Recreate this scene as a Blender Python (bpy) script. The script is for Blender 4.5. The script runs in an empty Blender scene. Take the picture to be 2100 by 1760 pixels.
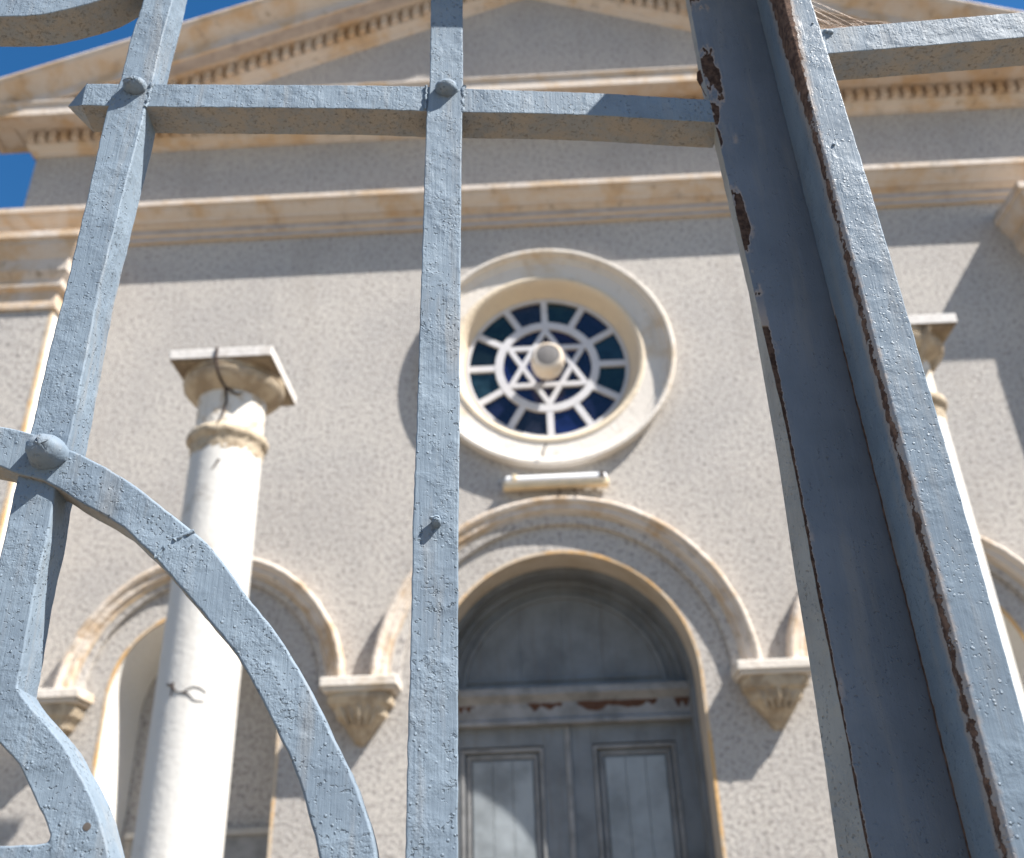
import bpy, bmesh, math, random
from mathutils import Vector, Matrix
rnd = random.Random(7)
S = bpy.context.scene

# ------------------------------------------------------------------ camera
R2D = math.radians
PITCH, YAW, ROLL = R2D(28.153), R2D(-1.230), R2D(-2.046)
fwd = Vector((math.sin(YAW)*math.cos(PITCH), math.cos(YAW)*math.cos(PITCH), math.sin(PITCH)))
rt = Vector((math.cos(YAW), -math.sin(YAW), 0)); up = rt.cross(fwd)
r2 = rt*math.cos(ROLL) + up*math.sin(ROLL); u2 = -rt*math.sin(ROLL) + up*math.cos(ROLL)
cam = bpy.data.objects.new("Camera", bpy.data.cameras.new("Camera")); S.collection.objects.link(cam)
cam.matrix_world = Matrix(((r2.x, u2.x, -fwd.x, -0.2), (r2.y, u2.y, -fwd.y, 0), (r2.z, u2.z, -fwd.z, 1.6), (0, 0, 0, 1)))
cam.data.sensor_width = 36; cam.data.lens = 36*1963.9/2100
cam.data.clip_start = 0.05; cam.data.clip_end = 2000
cam.data.dof.use_dof = True; cam.data.dof.focus_distance = 0.72; cam.data.dof.aperture_fstop = 8.5
S.camera = cam

# ------------------------------------------------------------------ light
SUN = Vector((2.0, -1.0, 2.8)).normalized()
w = bpy.data.worlds.new("World"); S.world = w; w.use_nodes = True
nt = w.node_tree; bg = nt.nodes["Background"]; bg.inputs[1].default_value = 0.05
sky = nt.nodes.new("ShaderNodeTexSky"); sky.sky_type = 'NISHITA'; sky.sun_disc = False
sky.sun_elevation = math.asin(SUN.z); sky.sun_rotation = math.atan2(SUN.x, SUN.y)
sky.air_density = 1.0; sky.dust_density = 0.2; sky.ozone_density = 2.0
hs = nt.nodes.new("ShaderNodeHueSaturation"); hs.inputs["Saturation"].default_value = 1.34; hs.inputs["Value"].default_value = 1.22
nt.links.new(sky.outputs[0], hs.inputs["Color"]); nt.links.new(hs.outputs[0], bg.inputs[0])
sun = bpy.data.objects.new("Sun", bpy.data.lights.new("Sun", 'SUN')); S.collection.objects.link(sun)
sun.data.energy = 5.0; sun.data.angle = R2D(0.5); sun.data.color = (1, .955, .89)
sun.rotation_euler = SUN.to_track_quat('Z', 'Y').to_euler()
S.view_settings.view_transform = 'Standard'; S.view_settings.look = 'None'
S.view_settings.exposure = 1.38; S.view_settings.gamma = 1
S.cycles.max_bounces = 8

# ------------------------------------------------------------------ materials
def mat(name, rough=.8, spec=.3):
    m = bpy.data.materials.new(name); m.use_nodes = True
    b = m.node_tree.nodes["Principled BSDF"]
    b.inputs["Roughness"].default_value = rough; b.inputs["Specular IOR Level"].default_value = spec
    return m, m.node_tree.nodes, m.node_tree.links, b
def nd(m, t, **k):
    n = m.node_tree.nodes.new(t)
    for a, v in k.items(): setattr(n, a, v)
    return n
def noise(m, scale, detail=3, rough=.5, vec=None, dist=0):
    n = nd(m, "ShaderNodeTexNoise"); n.inputs["Scale"].default_value = scale
    n.inputs["Detail"].default_value = detail; n.inputs["Roughness"].default_value = rough; n.inputs["Distortion"].default_value = dist
    if vec is None:
        tc = nd(m, "ShaderNodeTexCoord"); vec = tc.outputs["Object"]
    m.node_tree.links.new(vec, n.inputs["Vector"]); return n.outputs["Fac"]
def scaled(m, s):
    tc = nd(m, "ShaderNodeTexCoord"); mp = nd(m, "ShaderNodeMapping"); mp.inputs["Scale"].default_value = s
    m.node_tree.links.new(tc.outputs["Object"], mp.inputs["Vector"]); return mp.outputs["Vector"]
def ramp(m, fac, lo, hi, a=0., b=1.):
    n = nd(m, "ShaderNodeMapRange"); n.interpolation_type = 'SMOOTHSTEP'
    for i, v in zip((1, 2, 3, 4), (lo, hi, a, b)): n.inputs[i].default_value = v
    m.node_tree.links.new(fac, n.inputs[0]); return n.outputs[0]
def mix(m, fac, a, b):
    n = nd(m, "ShaderNodeMix", data_type='RGBA')
    L = m.node_tree.links
    if hasattr(fac, 'links'): L.new(fac, n.inputs[0])
    else: n.inputs[0].default_value = fac
    for s, v in ((n.inputs[6], a), (n.inputs[7], b)):
        if hasattr(v, 'links'): L.new(v, s)
        else: s.default_value = (*v, 1)
    return n.outputs[2]
def mth(m, op, a, b=None):
    n = nd(m, "ShaderNodeMath", operation=op)
    for s, v in zip(n.inputs, (a, b)):
        if v is None: continue
        if hasattr(v, 'links'): m.node_tree.links.new(v, s)
        else: s.default_value = v
    return n.outputs[0]
def bump(m, h, dist, strength=1., prev=None):
    n = nd(m, "ShaderNodeBump"); n.inputs["Distance"].default_value = dist; n.inputs["Strength"].default_value = strength
    m.node_tree.links.new(h, n.inputs["Height"])
    if prev is not None: m.node_tree.links.new(prev, n.inputs["Normal"])
    return n.outputs[0]

def plaster(name, a, b, c, amt=.75):
    m, N, L, B = mat(name, .9, .2)
    base = mix(m, ramp(m, noise(m, .9, 5, .6), .35, .65), a, b)
    s1 = ramp(m, noise(m, 27, 3, .6), .51, .66, 0, amt)
    s2 = ramp(m, noise(m, 50, 2, .6), .52, .66, 0, amt*.8)
    lt = ramp(m, noise(m, 27, 2, .6), .55, .68, 0, .35)
    col = mix(m, lt, base, (min(1, a[0]*1.25), min(1, a[1]*1.25), min(1, a[2]*1.25)))
    col = mix(m, s1, col, c); col = mix(m, s2, col, c)
    streak = ramp(m, noise(m, 1, 4, .6, scaled(m, (2.2, 1, .35))), .52, .72, 0, .25)
    col = mix(m, streak, col, (c[0]*1.3, c[1]*1.25, c[2]*1.15))
    L.new(col, B.inputs["Base Color"])
    L.new(bump(m, noise(m, 30, 4, .6), .012, .8), B.inputs["Normal"])
    return m
M_WALL = plaster("speckled_plaster", (.458, .424, .386), (.400, .374, .348), (.195, .178, .168), .86)

def trim(name, cream, ochre, lo=.4, hi=.6, grime=.5, b=.01, sc=2.2):
    m, N, L, B = mat(name, .85, .2)
    n1 = ramp(m, noise(m, sc, 6, .65, dist=.4), lo, hi)
    col = mix(m, n1, cream, ochre)
    g = ramp(m, noise(m, 5.5, 6, .7), .56, .74, 0, grime)
    col = mix(m, g, col, (.19, .145, .10))
    g2 = ramp(m, noise(m, 1, 5, .6, scaled(m, (7, 7, 1.2))), .55, .75, 0, grime*.6)
    col = mix(m, g2, col, (.30, .24, .19))
    L.new(col, B.inputs["Base Color"])
    L.new(bump(m, noise(m, 22, 5, .6), b, .8), B.inputs["Normal"])
    return m
M_CORN = trim("weathered_ochre_stucco", (.53, .465, .405), (.48, .35, .23), .42, .64, .8)
M_RING = trim("chalky_cream_stucco", (.60, .55, .49), (.52, .41, .29), .50, .72, .4)
M_ARCH = trim("stained_arch_stucco", (.56, .49, .42), (.44, .32, .21), .42, .66, .7, .014, 3.5)
M_CAP = trim("crumbling_capital_stucco", (.46, .38, .28), (.30, .235, .165), .42, .62, .75, .02, 5)
M_REV = trim("tan_reveal_plaster", (.48, .42, .35), (.40, .33, .25), .4, .7, .15)
M_LINE = trim("orange_painted_line", (.56, .35, .16), (.50, .41, .31), .40, .58, .4)
M_WHITE = trim("white_limewash", (.54, .522, .49), (.47, .43, .385), .5, .8, .32, .006)
M_SLAB = trim("grey_white_stone", (.60, .57, .54), (.50, .46, .42), .45, .65, .35, .008, 4)
M_PILW = plaster("white_side_plaster", (.74, .71, .66), (.70, .67, .62), (.55, .52, .48), .4)
M_PILW.name = "white_side_plaster"

def flat(name, col, rough=.7, spec=.3, var=.12, sc=8, bmp=0):
    m, N, L, B = mat(name, rough, spec)
    c = mix(m, ramp(m, noise(m, sc, 5, .6), .35, .7), col, tuple(x*(1-var*2) for x in col))
    L.new(c, B.inputs["Base Color"])
    if bmp: L.new(bump(m, noise(m, sc*6, 4, .6), bmp, .7), B.inputs["Normal"])
    return m
M_WOOD = flat("grey_blue_door_paint", (.165, .18, .195), .55, .4, .18, 3, .004)
n_ = M_WOOD.node_tree
_b = n_.nodes["Principled BSDF"]
_g = ramp(M_WOOD, noise(M_WOOD, 1, 5, .6, scaled(M_WOOD, (26, 1, 1.5))), .5, .72, 0, .55)
_src = _b.inputs["Base Color"].links[0].from_socket
n_.links.new(mix(M_WOOD, _g, _src, (.12, .115, .11)), _b.inputs["Base Color"])
M_PANEL = flat("dusty_panel_paint", (.28, .31, .33), .6, .3, .22, 2.2, .004)
M_WOODL = flat("pale_door_moulding_paint", (.25, .25, .25), .6, .3, .2, 5, .003)
M_RUST = flat("bare_rust_brown", (.11, .055, .035), .9, .2, .25, 60, .002)
M_TRAC = flat("white_tracery_paint", (.52, .51, .52), .6, .3, .05, 10)
M_CREAM = flat("cream_plastic", (.72, .58, .38), .5, .4, .08, 10)
M_TUBE = flat("white_diffuser_plastic", (.80, .80, .80), .35, .5, .03, 10)
M_MESH = flat("grey_metal_mesh", (.27, .25, .24), .7, .4, .1, 40)
_t = nd(M_MESH, "ShaderNodeTexVoronoi"); _t.inputs["Scale"].default_value = 70
_tc = nd(M_MESH, "ShaderNodeTexCoord"); M_MESH.node_tree.links.new(_tc.outputs["Object"], _t.inputs["Vector"])
M_MESH.node_tree.links.new(mix(M_MESH, ramp(M_MESH, _t.outputs["Distance"], .1, .5), (.05, .045, .045), (.15, .14, .135)), M_MESH.node_tree.nodes["Principled BSDF"].inputs["Base Color"])
M_CRACK = flat("dark_crack", (.06, .045, .04), 1, 0, .1, 20)
M_METAL = flat("dark_iron", (.09, .075, .065), .7, .4, .2, 30)
M_DARK = flat("dark_interior", (.03, .03, .03), 1, 0, .1, 3)
M_ROOF = flat("roof_tiles", (.32, .17, .10), .9, .2, .2, 4)
M_GROUND = flat("pale_paving", (.20, .17, .135), .95, .2, .12, 2, .01)
M_STEP = flat("grey_stone_step", (.40, .38, .35), .9, .2, .12, 4, .01)
M_WEB = flat("spider_silk", (.55, .40, .30), .5, .4, .05, 10)

M_LINE2 = trim("faded_ochre_line", (.52, .38, .23), (.50, .43, .36), .40, .60, .5)
M_BAND = flat("grey_cornice_render", (.42, .385, .37), .9, .2, .12, 6, .006)
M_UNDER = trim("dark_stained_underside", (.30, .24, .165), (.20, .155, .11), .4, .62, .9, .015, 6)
def glass(name, col):
    m, N, L, B = mat(name, .12, .5)
    L.new(mix(m, ramp(m, noise(m, 9, 3, .6), .35, .7), tuple(x*.75 for x in col), tuple(x*.4 for x in col)), B.inputs["Base Color"])
    L.new(bump(m, noise(m, 14, 2, .5), .003, .5), B.inputs["Normal"])
    return m
GL = dict(dg=glass("dark_green_glass", (.012, .030, .027)), nv=glass("navy_glass", (.012, .016, .048)), te=glass("teal_glass", (.018, .045, .062)),
          bl=glass("blue_glass", (.012, .022, .095)), sl=glass("slate_glass", (.020, .022, .035)), bg=glass("black_green_glass", (.008, .015, .017)),
          pu=glass("violet_glass", (.018, .010, .045)))

def gate_paint(name, base, alt, grime=0, rust_fn=None, bm=1.0, rk=1.0):
    m, N, L, B = mat(name, .6, .16)
    v = None
    col = mix(m, ramp(m, noise(m, 14, 4, .6), .35, .68), base, alt)
    streak = ramp(m, noise(m, 1, 4, .6, scaled(m, (160, 160, 14))), .5, .75, 0, .3)
    col = mix(m, streak, col, tuple(min(1, x*1.25) for x in base))
    pits = noise(m, 330, 2, .5)
    patch = ramp(m, noise(m, 34, 3, .6), .40, .60)
    pm = mth(m, 'MULTIPLY', ramp(m, pits, .60, .70), patch)
    col = mix(m, mth(m, 'MULTIPLY', pm, .28), col, tuple(x*.35 for x in base))
    chips = ramp(m, noise(m, 90, 5, .75), .735, .755)
    col = mix(m, chips, col, (.13, .08, .055))
    if grime:
        gr = ramp(m, noise(m, 40, 6, .75), .38, .62, grime*.45, grime)
        col = mix(m, gr, col, (.30, .255, .20))
        g3 = ramp(m, noise(m, 260, 4, .7), .56, .64, 0, .6)
        col = mix(m, g3, col, (.12, .10, .075))
    rough = ramp(m, noise(m, 22, 3, .5), .42, .62, .22, 1.0)
    h1 = mth(m, 'MULTIPLY', noise(m, 85, 5, .6, dist=.5), rough); h2 = noise(m, 380, 3, .6)
    n1 = bump(m, h1, .0019*bm, .85)
    n2 = bump(m, mth(m, 'MULTIPLY', h2, rough), .0007*bm, .8, n1)
    n3 = bump(m, mth(m, 'SUBTRACT', 1, pm), .0012*bm, .9, n2)
    vo = nd(m, "ShaderNodeTexVoronoi"); vo.inputs["Scale"].default_value = 210; tcv = nd(m, "ShaderNodeTexCoord"); L.new(tcv.outputs["Object"], vo.inputs["Vector"])
    blis = mth(m, 'MULTIPLY', ramp(m, vo.outputs["Distance"], .10, .26, 1, 0), ramp(m, noise(m, 55, 3, .6), .50, .62))
    n3 = bump(m, blis, .0011*bm, .9, n3)
    vo2 = nd(m, "ShaderNodeTexVoronoi"); vo2.inputs["Scale"].default_value = 120; L.new(tcv.outputs["Object"], vo2.inputs["Vector"])
    pin = mth(m, 'MULTIPLY', ramp(m, vo2.outputs["Distance"], .07, .13, 1, 0), ramp(m, noise(m, 31, 2, .5), .50, .60))
    col = mix(m, mth(m, 'MULTIPLY', pin, .38), col, tuple(x*.3 for x in base))
    br = noise(m, 1, 4, .65, scaled(m, (520, 520, 24)))
    n4 = bump(m, br, .0006*bm, .8, n3)
    film = ramp(m, noise(m, 1, 4, .6, scaled(m, (60, 60, 7))), .50, .72, 0, .35)
    col = mix(m, film, col, (.25, .235, .215))
    nrm = n4
    if rust_fn:
        rm = rust_fn(m)
        rc = mix(m, ramp(m, noise(m, 130, 5, .7), .4, .62), tuple(x*rk for x in (.070, .042, .032)), tuple(x*rk for x in (.17, .105, .075)))
        edge = mth(m, 'MULTIPLY', ramp(m, rm, .06, .48), .75)
        col = mix(m, edge, col, (.36, .29, .24))
        hard = ramp(m, rm, .49, .52)
        col = mix(m, hard, col, rc)
        nrm = bump(m, mth(m, 'SUBTRACT', 1, hard), .0016, 1, n4)
        rr = mth(m, 'ADD', .42, mth(m, 'MULTIPLY', hard, .5)); L.new(rr, B.inputs["Roughness"])
    L.new(col, B.inputs["Base Color"]); L.new(nrm, B.inputs["Normal"])
    return m
PB, PA = (.185, .232, .280), (.148, .188, .232)
M_PAINT = gate_paint("blue_grey_iron_paint", PB, PA)
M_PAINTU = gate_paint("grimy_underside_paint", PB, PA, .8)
def stile_rust(m):   # flaked patches along the left front corner of the stile
    tc = nd(m, "ShaderNodeTexCoord"); sp = nd(m, "ShaderNodeSeparateXYZ"); m.node_tree.links.new(tc.outputs["Object"], sp.inputs[0])
    d = ramp(m, sp.outputs[0], -.012, .010, 1, 0)
    nz = ramp(m, noise(m, 1, 4, .6, scaled(m, (40, 40, 17))), .50, .66)
    patch = mth(m, 'MULTIPLY', d, mth(m, 'MULTIPLY', nz, 1.15))
    jag = mth(m, 'MULTIPLY', mth(m, 'SUBTRACT', noise(m, 110, 5, .7), .5), .006)
    seam = mth(m, 'MULTIPLY', ramp(m, mth(m, 'ADD', sp.outputs[0], jag), -.0015, .0012, 1, 0), ramp(m, sp.outputs[2], 1.98, 2.10, .95, 0))
    return mth(m, 'MAXIMUM', patch, mth(m, 'MULTIPLY', seam, ramp(m, sp.outputs[1], .004, .008, 1, 0)))
M_PAINTS = gate_paint("flaking_stile_paint", (.155, .175, .205), (.130, .150, .178), 0, stile_rust, .35, .6)
def flange_rust(m):
    tc = nd(m, "ShaderNodeTexCoord"); sp = nd(m, "ShaderNodeSeparateXYZ"); m.node_tree.links.new(tc.outputs["Object"], sp.inputs[0])
    # corner line u = .0575 - .0165*(z-1.63)
    line = mth(m, 'SUBTRACT', .0565, mth(m, 'MULTIPLY', mth(m, 'SUBTRACT', sp.outputs[2], 1.66), .0145))
    u = mth(m, 'SUBTRACT', sp.outputs[0], line)
    side = sp.outputs[1]
    wdt = mth(m, 'MULTIPLY', ramp(m, sp.outputs[2], 2.16, 2.36, 0, 1), .0075)
    jag = mth(m, 'MULTIPLY', mth(m, 'SUBTRACT', noise(m, 95, 5, .7), .5), .011)
    e = mth(m, 'SUBTRACT', mth(m, 'ADD', mth(m, 'MAXIMUM', u, -.0005), mth(m, 'MULTIPLY', mth(m, 'MAXIMUM', mth(m, 'SUBTRACT', side, .006), 0), .45)), mth(m, 'ADD', wdt, mth(m, 'ADD', jag, .001)))
    far = mth(m, 'MULTIPLY', ramp(m, mth(m, 'ADD', side, mth(m, 'MULTIPLY', jag, .5)), .0595, .0625, 0, .9), ramp(m, sp.outputs[2], 2.0, 2.1, 1, 0))
    return mth(m, 'MAXIMUM', ramp(m, e, -.009, .009, 1, 0), far)
M_PAINTF = gate_paint("peeling_edge_paint", PB, PA, 0, flange_rust, .6)

# ------------------------------------------------------------------ helpers
def link(o): S.collection.objects.link(o); return o
def empty(name, loc, label=None, cat=None, group=None, rz=0):
    o = link(bpy.data.objects.new(name, None)); o.location = loc; o.rotation_euler = (0, 0, rz); o.empty_display_size = .1
    tag(o, label, cat, group); return o
def tag(o, label=None, cat=None, group=None, kind=None):
    for k, v in (('label', label), ('category', cat), ('group', group), ('kind', kind)):
        if v: o[k] = v
    return o
def wloc(o):
    p = Vector((0, 0, 0))
    while o: p += Vector(o.location); o = o.parent
    return p
class MB:
    """collects geometry in world (or leaf) coordinates and links it as one mesh"""
    def __init__(s): s.bm = bmesh.new()
    def face(s, pts, mi=0):
        f = s.bm.faces.new([s.bm.verts.new(p) for p in pts]); f.material_index = mi; return f
    def grid(s, rows, closed=False, mi=0, cap=False):
        R = [[s.bm.verts.new(p) for p in r] for r in rows]; n = len(R[0])
        for a, b in zip(R, R[1:]):
            for i in range(n if closed else n-1):
                f = s.bm.faces.new((a[i], a[(i+1) % n], b[(i+1) % n], b[i])); f.material_index = mi
        if cap:
            for r in (R[0], R[-1]):
                f = s.bm.faces.new(r); f.material_index = mi
    def box(s, x0, x1, y0, y1, z0, z1, mi=0):
        c = [(x, y, z) for z in (z0, z1) for x, y in ((x0, y0), (x1, y0), (x1, y1), (x0, y1))]
        v = [s.bm.verts.new(p) for p in c]
        for q in ((0, 1, 2, 3), (4, 5, 6, 7), (0, 1, 5, 4), (1, 2, 6, 5), (2, 3, 7, 6), (3, 0, 4, 7)):
            s.bm.faces.new([v[i] for i in q]).material_index = mi
    def prism(s, poly, y0, y1, mi=0, mis=None):     # poly of (x,z)
        a = [s.bm.verts.new((x, y0, z)) for x, z in poly]; b = [s.bm.verts.new((x, y1, z)) for x, z in poly]
        s.bm.faces.new(a).material_index = mi; s.bm.faces.new(b[::-1]).material_index = mi
        n = len(poly)
        for i in range(n):
            f = s.bm.faces.new((a[i], b[i], b[(i+1) % n], a[(i+1) % n])); f.material_index = mi if mis is None else mis
    def lathe(s, prof, c, n=48, axis='z', mi=0, cap=True):   # prof (r, t)
        rows = []
        for r, t in prof:
            row = []
            for i in range(n):
                a = 2*math.pi*i/n
                if axis == 'z': row.append((c[0]+r*math.cos(a), c[1]+r*math.sin(a), c[2]+t))
                else: row.append((c[0]+r*math.cos(a), c[1]+t, c[2]+r*math.sin(a)))
            rows.append(row)
        s.grid(rows, True, mi, cap)
    def tube(s, pts, r, n=6):
        pts = [Vector(p) for p in pts]; rows = []
        for i, p in enumerate(pts):
            t = (pts[min(i+1, len(pts)-1)]-pts[max(i-1, 0)]).normalized()
            a = t.orthogonal().normalized() if i == 0 else (rows_a - t*rows_a.dot(t)).normalized()
            rows_a = a; b = t.cross(a)
            rr = r[i] if isinstance(r, (list, tuple)) else r
            rows.append([p+(a*math.cos(2*math.pi*k/n)+b*math.sin(2*math.pi*k/n))*rr for k in range(n)])
        s.grid(rows, True, 0, True)
    def build(s, name, mats, parent=None, bevel=0, smooth=35, seg=2, local=False):
        bm = s.bm
        bmesh.ops.remove_doubles(bm, verts=bm.verts, dist=1e-5)
        bmesh.ops.recalc_face_normals(bm, faces=bm.faces)
        for e in bm.edges:
            e.smooth = len(e.link_faces) == 2 and e.calc_face_angle(0) < R2D(smooth)
        for f in bm.faces: f.smooth = True
        me = bpy.data.meshes.new(name); bm.to_mesh(me); bm.free()
        for m in (mats if isinstance(mats, (list, tuple)) else [mats]): me.materials.append(m)
        o = link(bpy.data.objects.new(name, me))
        if parent:
            o.parent = parent
            if not local: o.location = -wloc(parent)
        if bevel:
            b = o.modifiers.new("Bevel", 'BEVEL'); b.width = bevel; b.segments = seg; b.limit_method = 'ANGLE'; b.angle_limit = R2D(38); b.harden_normals = True
        return o
def sub(u, v, t): return tuple(a+(b-a)*t for a, b in zip(u, v))

def sweep(mb, path, prof, mi=0):
    """profile (out, z) swept along a mitred path in plan; outward is to the right of travel"""
    P = [Vector(p) for p in path]; rows = []
    for i, p in enumerate(P):
        d0 = (p-P[i-1]).normalized() if i else None; d1 = (P[i+1]-p).normalized() if i < len(P)-1 else None
        n0 = Vector((d0.y, -d0.x)) if d0 else None; n1 = Vector((d1.y, -d1.x)) if d1 else None
        if n0 and n1: n = (n0+n1); n /= n.dot(n1)
        else: n = n0 or n1
        rows.append([(p.x+n.x*o, p.y+n.y*o, z) for o, z in prof])
    mb.grid(rows, True, mi, True)

def arch_sweep(mb, cx, cz, prof, a0=0, a1=math.pi, n=48, y=8.0, mi=0, wob=0):
    """profile (r, out) swept round an arch on the wall plane"""
    rows = []
    for i in range(n+1):
        a = a0+(a1-a0)*i/n; w_ = 1+wob*(rnd.random()-.5)
        rows.append([(cx+r*w_*math.cos(a), y-o, cz+r*w_*math.sin(a)) for r, o in prof])
    mb.grid(rows, True, mi, abs(a1-a0) < 6.2)

# ------------------------------------------------------------------ setting
g = MB(); g.box(-300, 300, -300, 300, -.5, 0)
tag(g.build("ground", M_GROUND), "wide brown-grey paved ground of the forecourt", kind='structure')

# ------------------------------------------------------------------ the synagogue
WY = 8.0; SPR = 3.5; DR = 1.12; NX = 3.11; NR = .735; ZW = 6.68
B = empty("synagogue", (0, WY, 0), "grey speckled temple front with pediment, round star window and blue-grey arched door", "building")
def arc_pts(cx, cz, r, z0, n=40):
    """outline of a round-headed opening, from the left foot up and over to the right foot"""
    return [(cx-r, z0)] + [(cx-r*math.cos(math.pi*i/n), cz+r*math.sin(math.pi*i/n)) for i in range(n+1)] + [(cx+r, z0)]
HW = 5.7; SL = .39; APX = 11.99
def wall_front():
    bm = bmesh.new()
    def loop(pts):
        v = [bm.verts.new((x, WY, z)) for x, z in pts]
        for i in range(len(v)): bm.edges.new((v[i], v[(i+1) % len(v)]))
    dl = arc_pts(0, SPR, DR, 0)
    loop([(-HW, 0)] + dl + [(HW, 0), (HW, APX-SL*HW), (0, APX), (-HW, APX-SL*HW)])
    for s in (-1, 1):
        loop(arc_pts(s*NX, SPR, NR, 1.0)[:-1] + [(s*NX+NR, 1.0)])
    loop([(1.0*math.cos(2*math.pi*i/64), ZW+1.0*math.sin(2*math.pi*i/64)) for i in range(64)])
    bmesh.ops.triangle_fill(bm, use_beauty=True, use_dissolve=False, edges=bm.edges)
    for f in bm.faces:
        if f.normal.y > 0: f.normal_flip()
    me = bpy.data.meshes.new("wall"); bm.to_mesh(me); bm.free(); me.materials.append(M_WALL)
    o = link(bpy.data.objects.new("wall", me)); o.parent = B; o.location = -Vector(B.location)
wall_front()
m = MB()     # side and rear walls
for s in (-1, 1): m.face([(s*HW, WY, 0), (s*HW, 22, 0), (s*HW, 22, APX-SL*HW), (s*HW, WY, APX-SL*HW)])
m.face([(-HW, 22, 0), (HW, 22, 0), (HW, 22, APX-SL*HW), (0, 22, APX), (-HW, 22, APX-SL*HW)])
m.build("side_wall", M_WALL, B)
m = MB()     # roof
for s in (-1, 1):
    m.prism([(0, APX+.42), (s*5.95, APX+.42-SL*5.95), (s*5.95, APX+.32-SL*5.95), (0, APX+.32)], WY+.05, 22.3)
m.build("roof", M_ROOF, B)

# string cornice
PT = [(-HW, 22), (-HW, WY), (HW, WY), (HW, 22)]
PATH = [(-HW, WY+.06), (-HW, WY), (HW, WY), (HW, WY+.06)]
prof = [(-.05, 8.33), (.035, 8.33), (.035, 8.395), (.065, 8.41), (.065, 8.475), (.105, 8.495), (.15, 8.50), (.165, 8.525), (.215, 8.555), (.25, 8.59), (.255, 8.61), (.29, 8.615), (.29, 8.68), (-.05, 8.73)]
m = MB(); sweep(m, PATH, prof)
for f in m.bm.faces:
    c = f.calc_center_median()
    if 8.412 < c.z < 8.474 or 8.335 < c.z < 8.394: f.material_index = 1
for zz, oo in ((8.395, .040), (8.333, .040), (8.478, .070)): sweep(m, PATH, [(oo-.02, zz-.008), (oo, zz-.008), (oo, zz+.010), (oo-.02, zz+.010)], 2)
m.build("string_cornice", [M_CORN, M_BAND, M_LINE2], B, bevel=.006, smooth=20)
# horizontal pediment cornice
prof = [(-.05, 9.68), (.025, 9.68), (.03, 9.71), (.07, 9.735), (.10, 9.785), (.10, 9.945), (.20, 9.955), (.22, 9.93), (.43, 9.90), (.435, 9.86), (.47, 9.86), (.47, 9.99), (.50, 10.03), (.50, 10.05), (-.05, 10.10)]
m = MB(); sweep(m, PATH, prof); m.build("pediment_cornice", M_CORN, B, bevel=.006, smooth=20)
# raking cornices, offsets are vertical
VP = [(-.03, .0), (.0, .025), (.04, .04), (.07, .08), (.10, .10), (.27, .10), (.29, .22), (.27, .40), (.22, .415), (.22, .45), (.36, .452), (.40, .48), (.47, .58), (.50, .63), (.55, .66), (.585, .65), (.60, -.2), (-.03, -.2)]
for s in (-1, 1):
    m = MB()
    rows = [[(x, WY-o, max(APX+v-SL*abs(x), 9.975+.02*v)) for v, o in VP] for x in [s*6.29*k/34 for k in range(35)]]
    m.grid(rows, True, 0, True)
    for f in m.bm.faces:
        c = f.calc_center_median(); q = c.z-APX+SL*abs(c.x)
        if .26 < q < .41 and .24 < WY-c.y < .42: f.material_index = 1
    m.build("raking_cornice", [M_CORN, M_BAND], B, bevel=.006, smooth=20)
# dentils
m = MB(); n = 90; p_ = 2*(HW+.1)/n
for i in range(n):
    x = -HW-.1+p_*(i+.5); wj = .037+rnd.uniform(-.003, .003)
    m.box(x-wj, x+wj, WY-.165, WY-.09, 9.805, 9.938)
m.build("dentil_band", M_CORN, B)
for s in (-1, 1):
    m = MB()
    for i in range(46):
        x = s*(p_*(i+.5)); w_ = .036
        if APX+.11-SL*abs(x) < 10.03: continue
        q = [(x-w_, 0), (x+w_, 0), (x+w_, .155), (x-w_, .155)]
        m.prism([(a, APX+.11+c-SL*abs(a)) for a, c in q], WY-.17, WY-.09)
    m.build("dentil_band", M_CORN, B)
m = MB(); m.box(-5.6, 5.6, WY-.05, WY+.01, 10.05, 10.20); m.build("tympanum_plinth", M_CORN, B)

# corner pilasters with their capitals
PY = .36
for s in (-1, 1):
    m = MB(); x0, x1 = (4.87 if s < 0 else 5.02), 5.78
    f = WY-PY
    X = lambda a: s*a
    m.face([(X(x0), f, 0), (X(x1), f, 0), (X(x1), f, 8.15), (X(x0), f, 8.15)])
    m.face([(X(x1), f, 0), (X(x1), WY, 0), (X(x1), WY, 8.15), (X(x1), f, 8.15)])
    m.face([(X(x0), f, 0), (X(x0), WY, 0), (X(x0), WY, 8.15), (X(x0), f, 8.15)], 1)
    pl = m.build("pilaster", [M_WALL, M_PILW], B)
    m = MB(); m.box(min(X(x0-.004), X(x0+.03)), max(X(x0-.004), X(x0+.03)), f-.004, f+.03, 0, 7.28); m.build("painted_edge", M_LINE, pl)
    x0 = 4.87 if s < 0 else 4.96
    path = [(-x0, WY+.0), (-x0, f), (-x1, f), (-x1, WY)][::-1] if s < 0 else [(x0, WY), (x0, f), (x1, f), (x1, WY)]
    cp = [(-.02, 7.27), (.03, 7.27), (.035, 7.315), (.004, 7.33), (.004, 7.50), (.055, 7.52), (.06, 7.55), (.035, 7.57), (.04, 7.62), (.09, 7.70), (.10, 7.83), (.15, 7.90), (.18, 7.96), (.185, 8.01), (.22, 8.02), (.22, 8.10), (-.02, 8.16)]
    if s > 0: cp = [(-.02, 7.60), (.03, 7.60)]+cp[8:]
    m = MB(); sweep(m, path, cp); m.build("capital", M_CORN, pl, bevel=.005, smooth=20)
    m = MB(); m.face([(X(x0-.2), f-.2, 8.12), (X(x1+.2), f-.2, 8.12), (X(x1+.2), WY, 8.14), (X(x0-.2), WY, 8.14)]); m.build("cap_top", M_CORN, pl)

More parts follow.
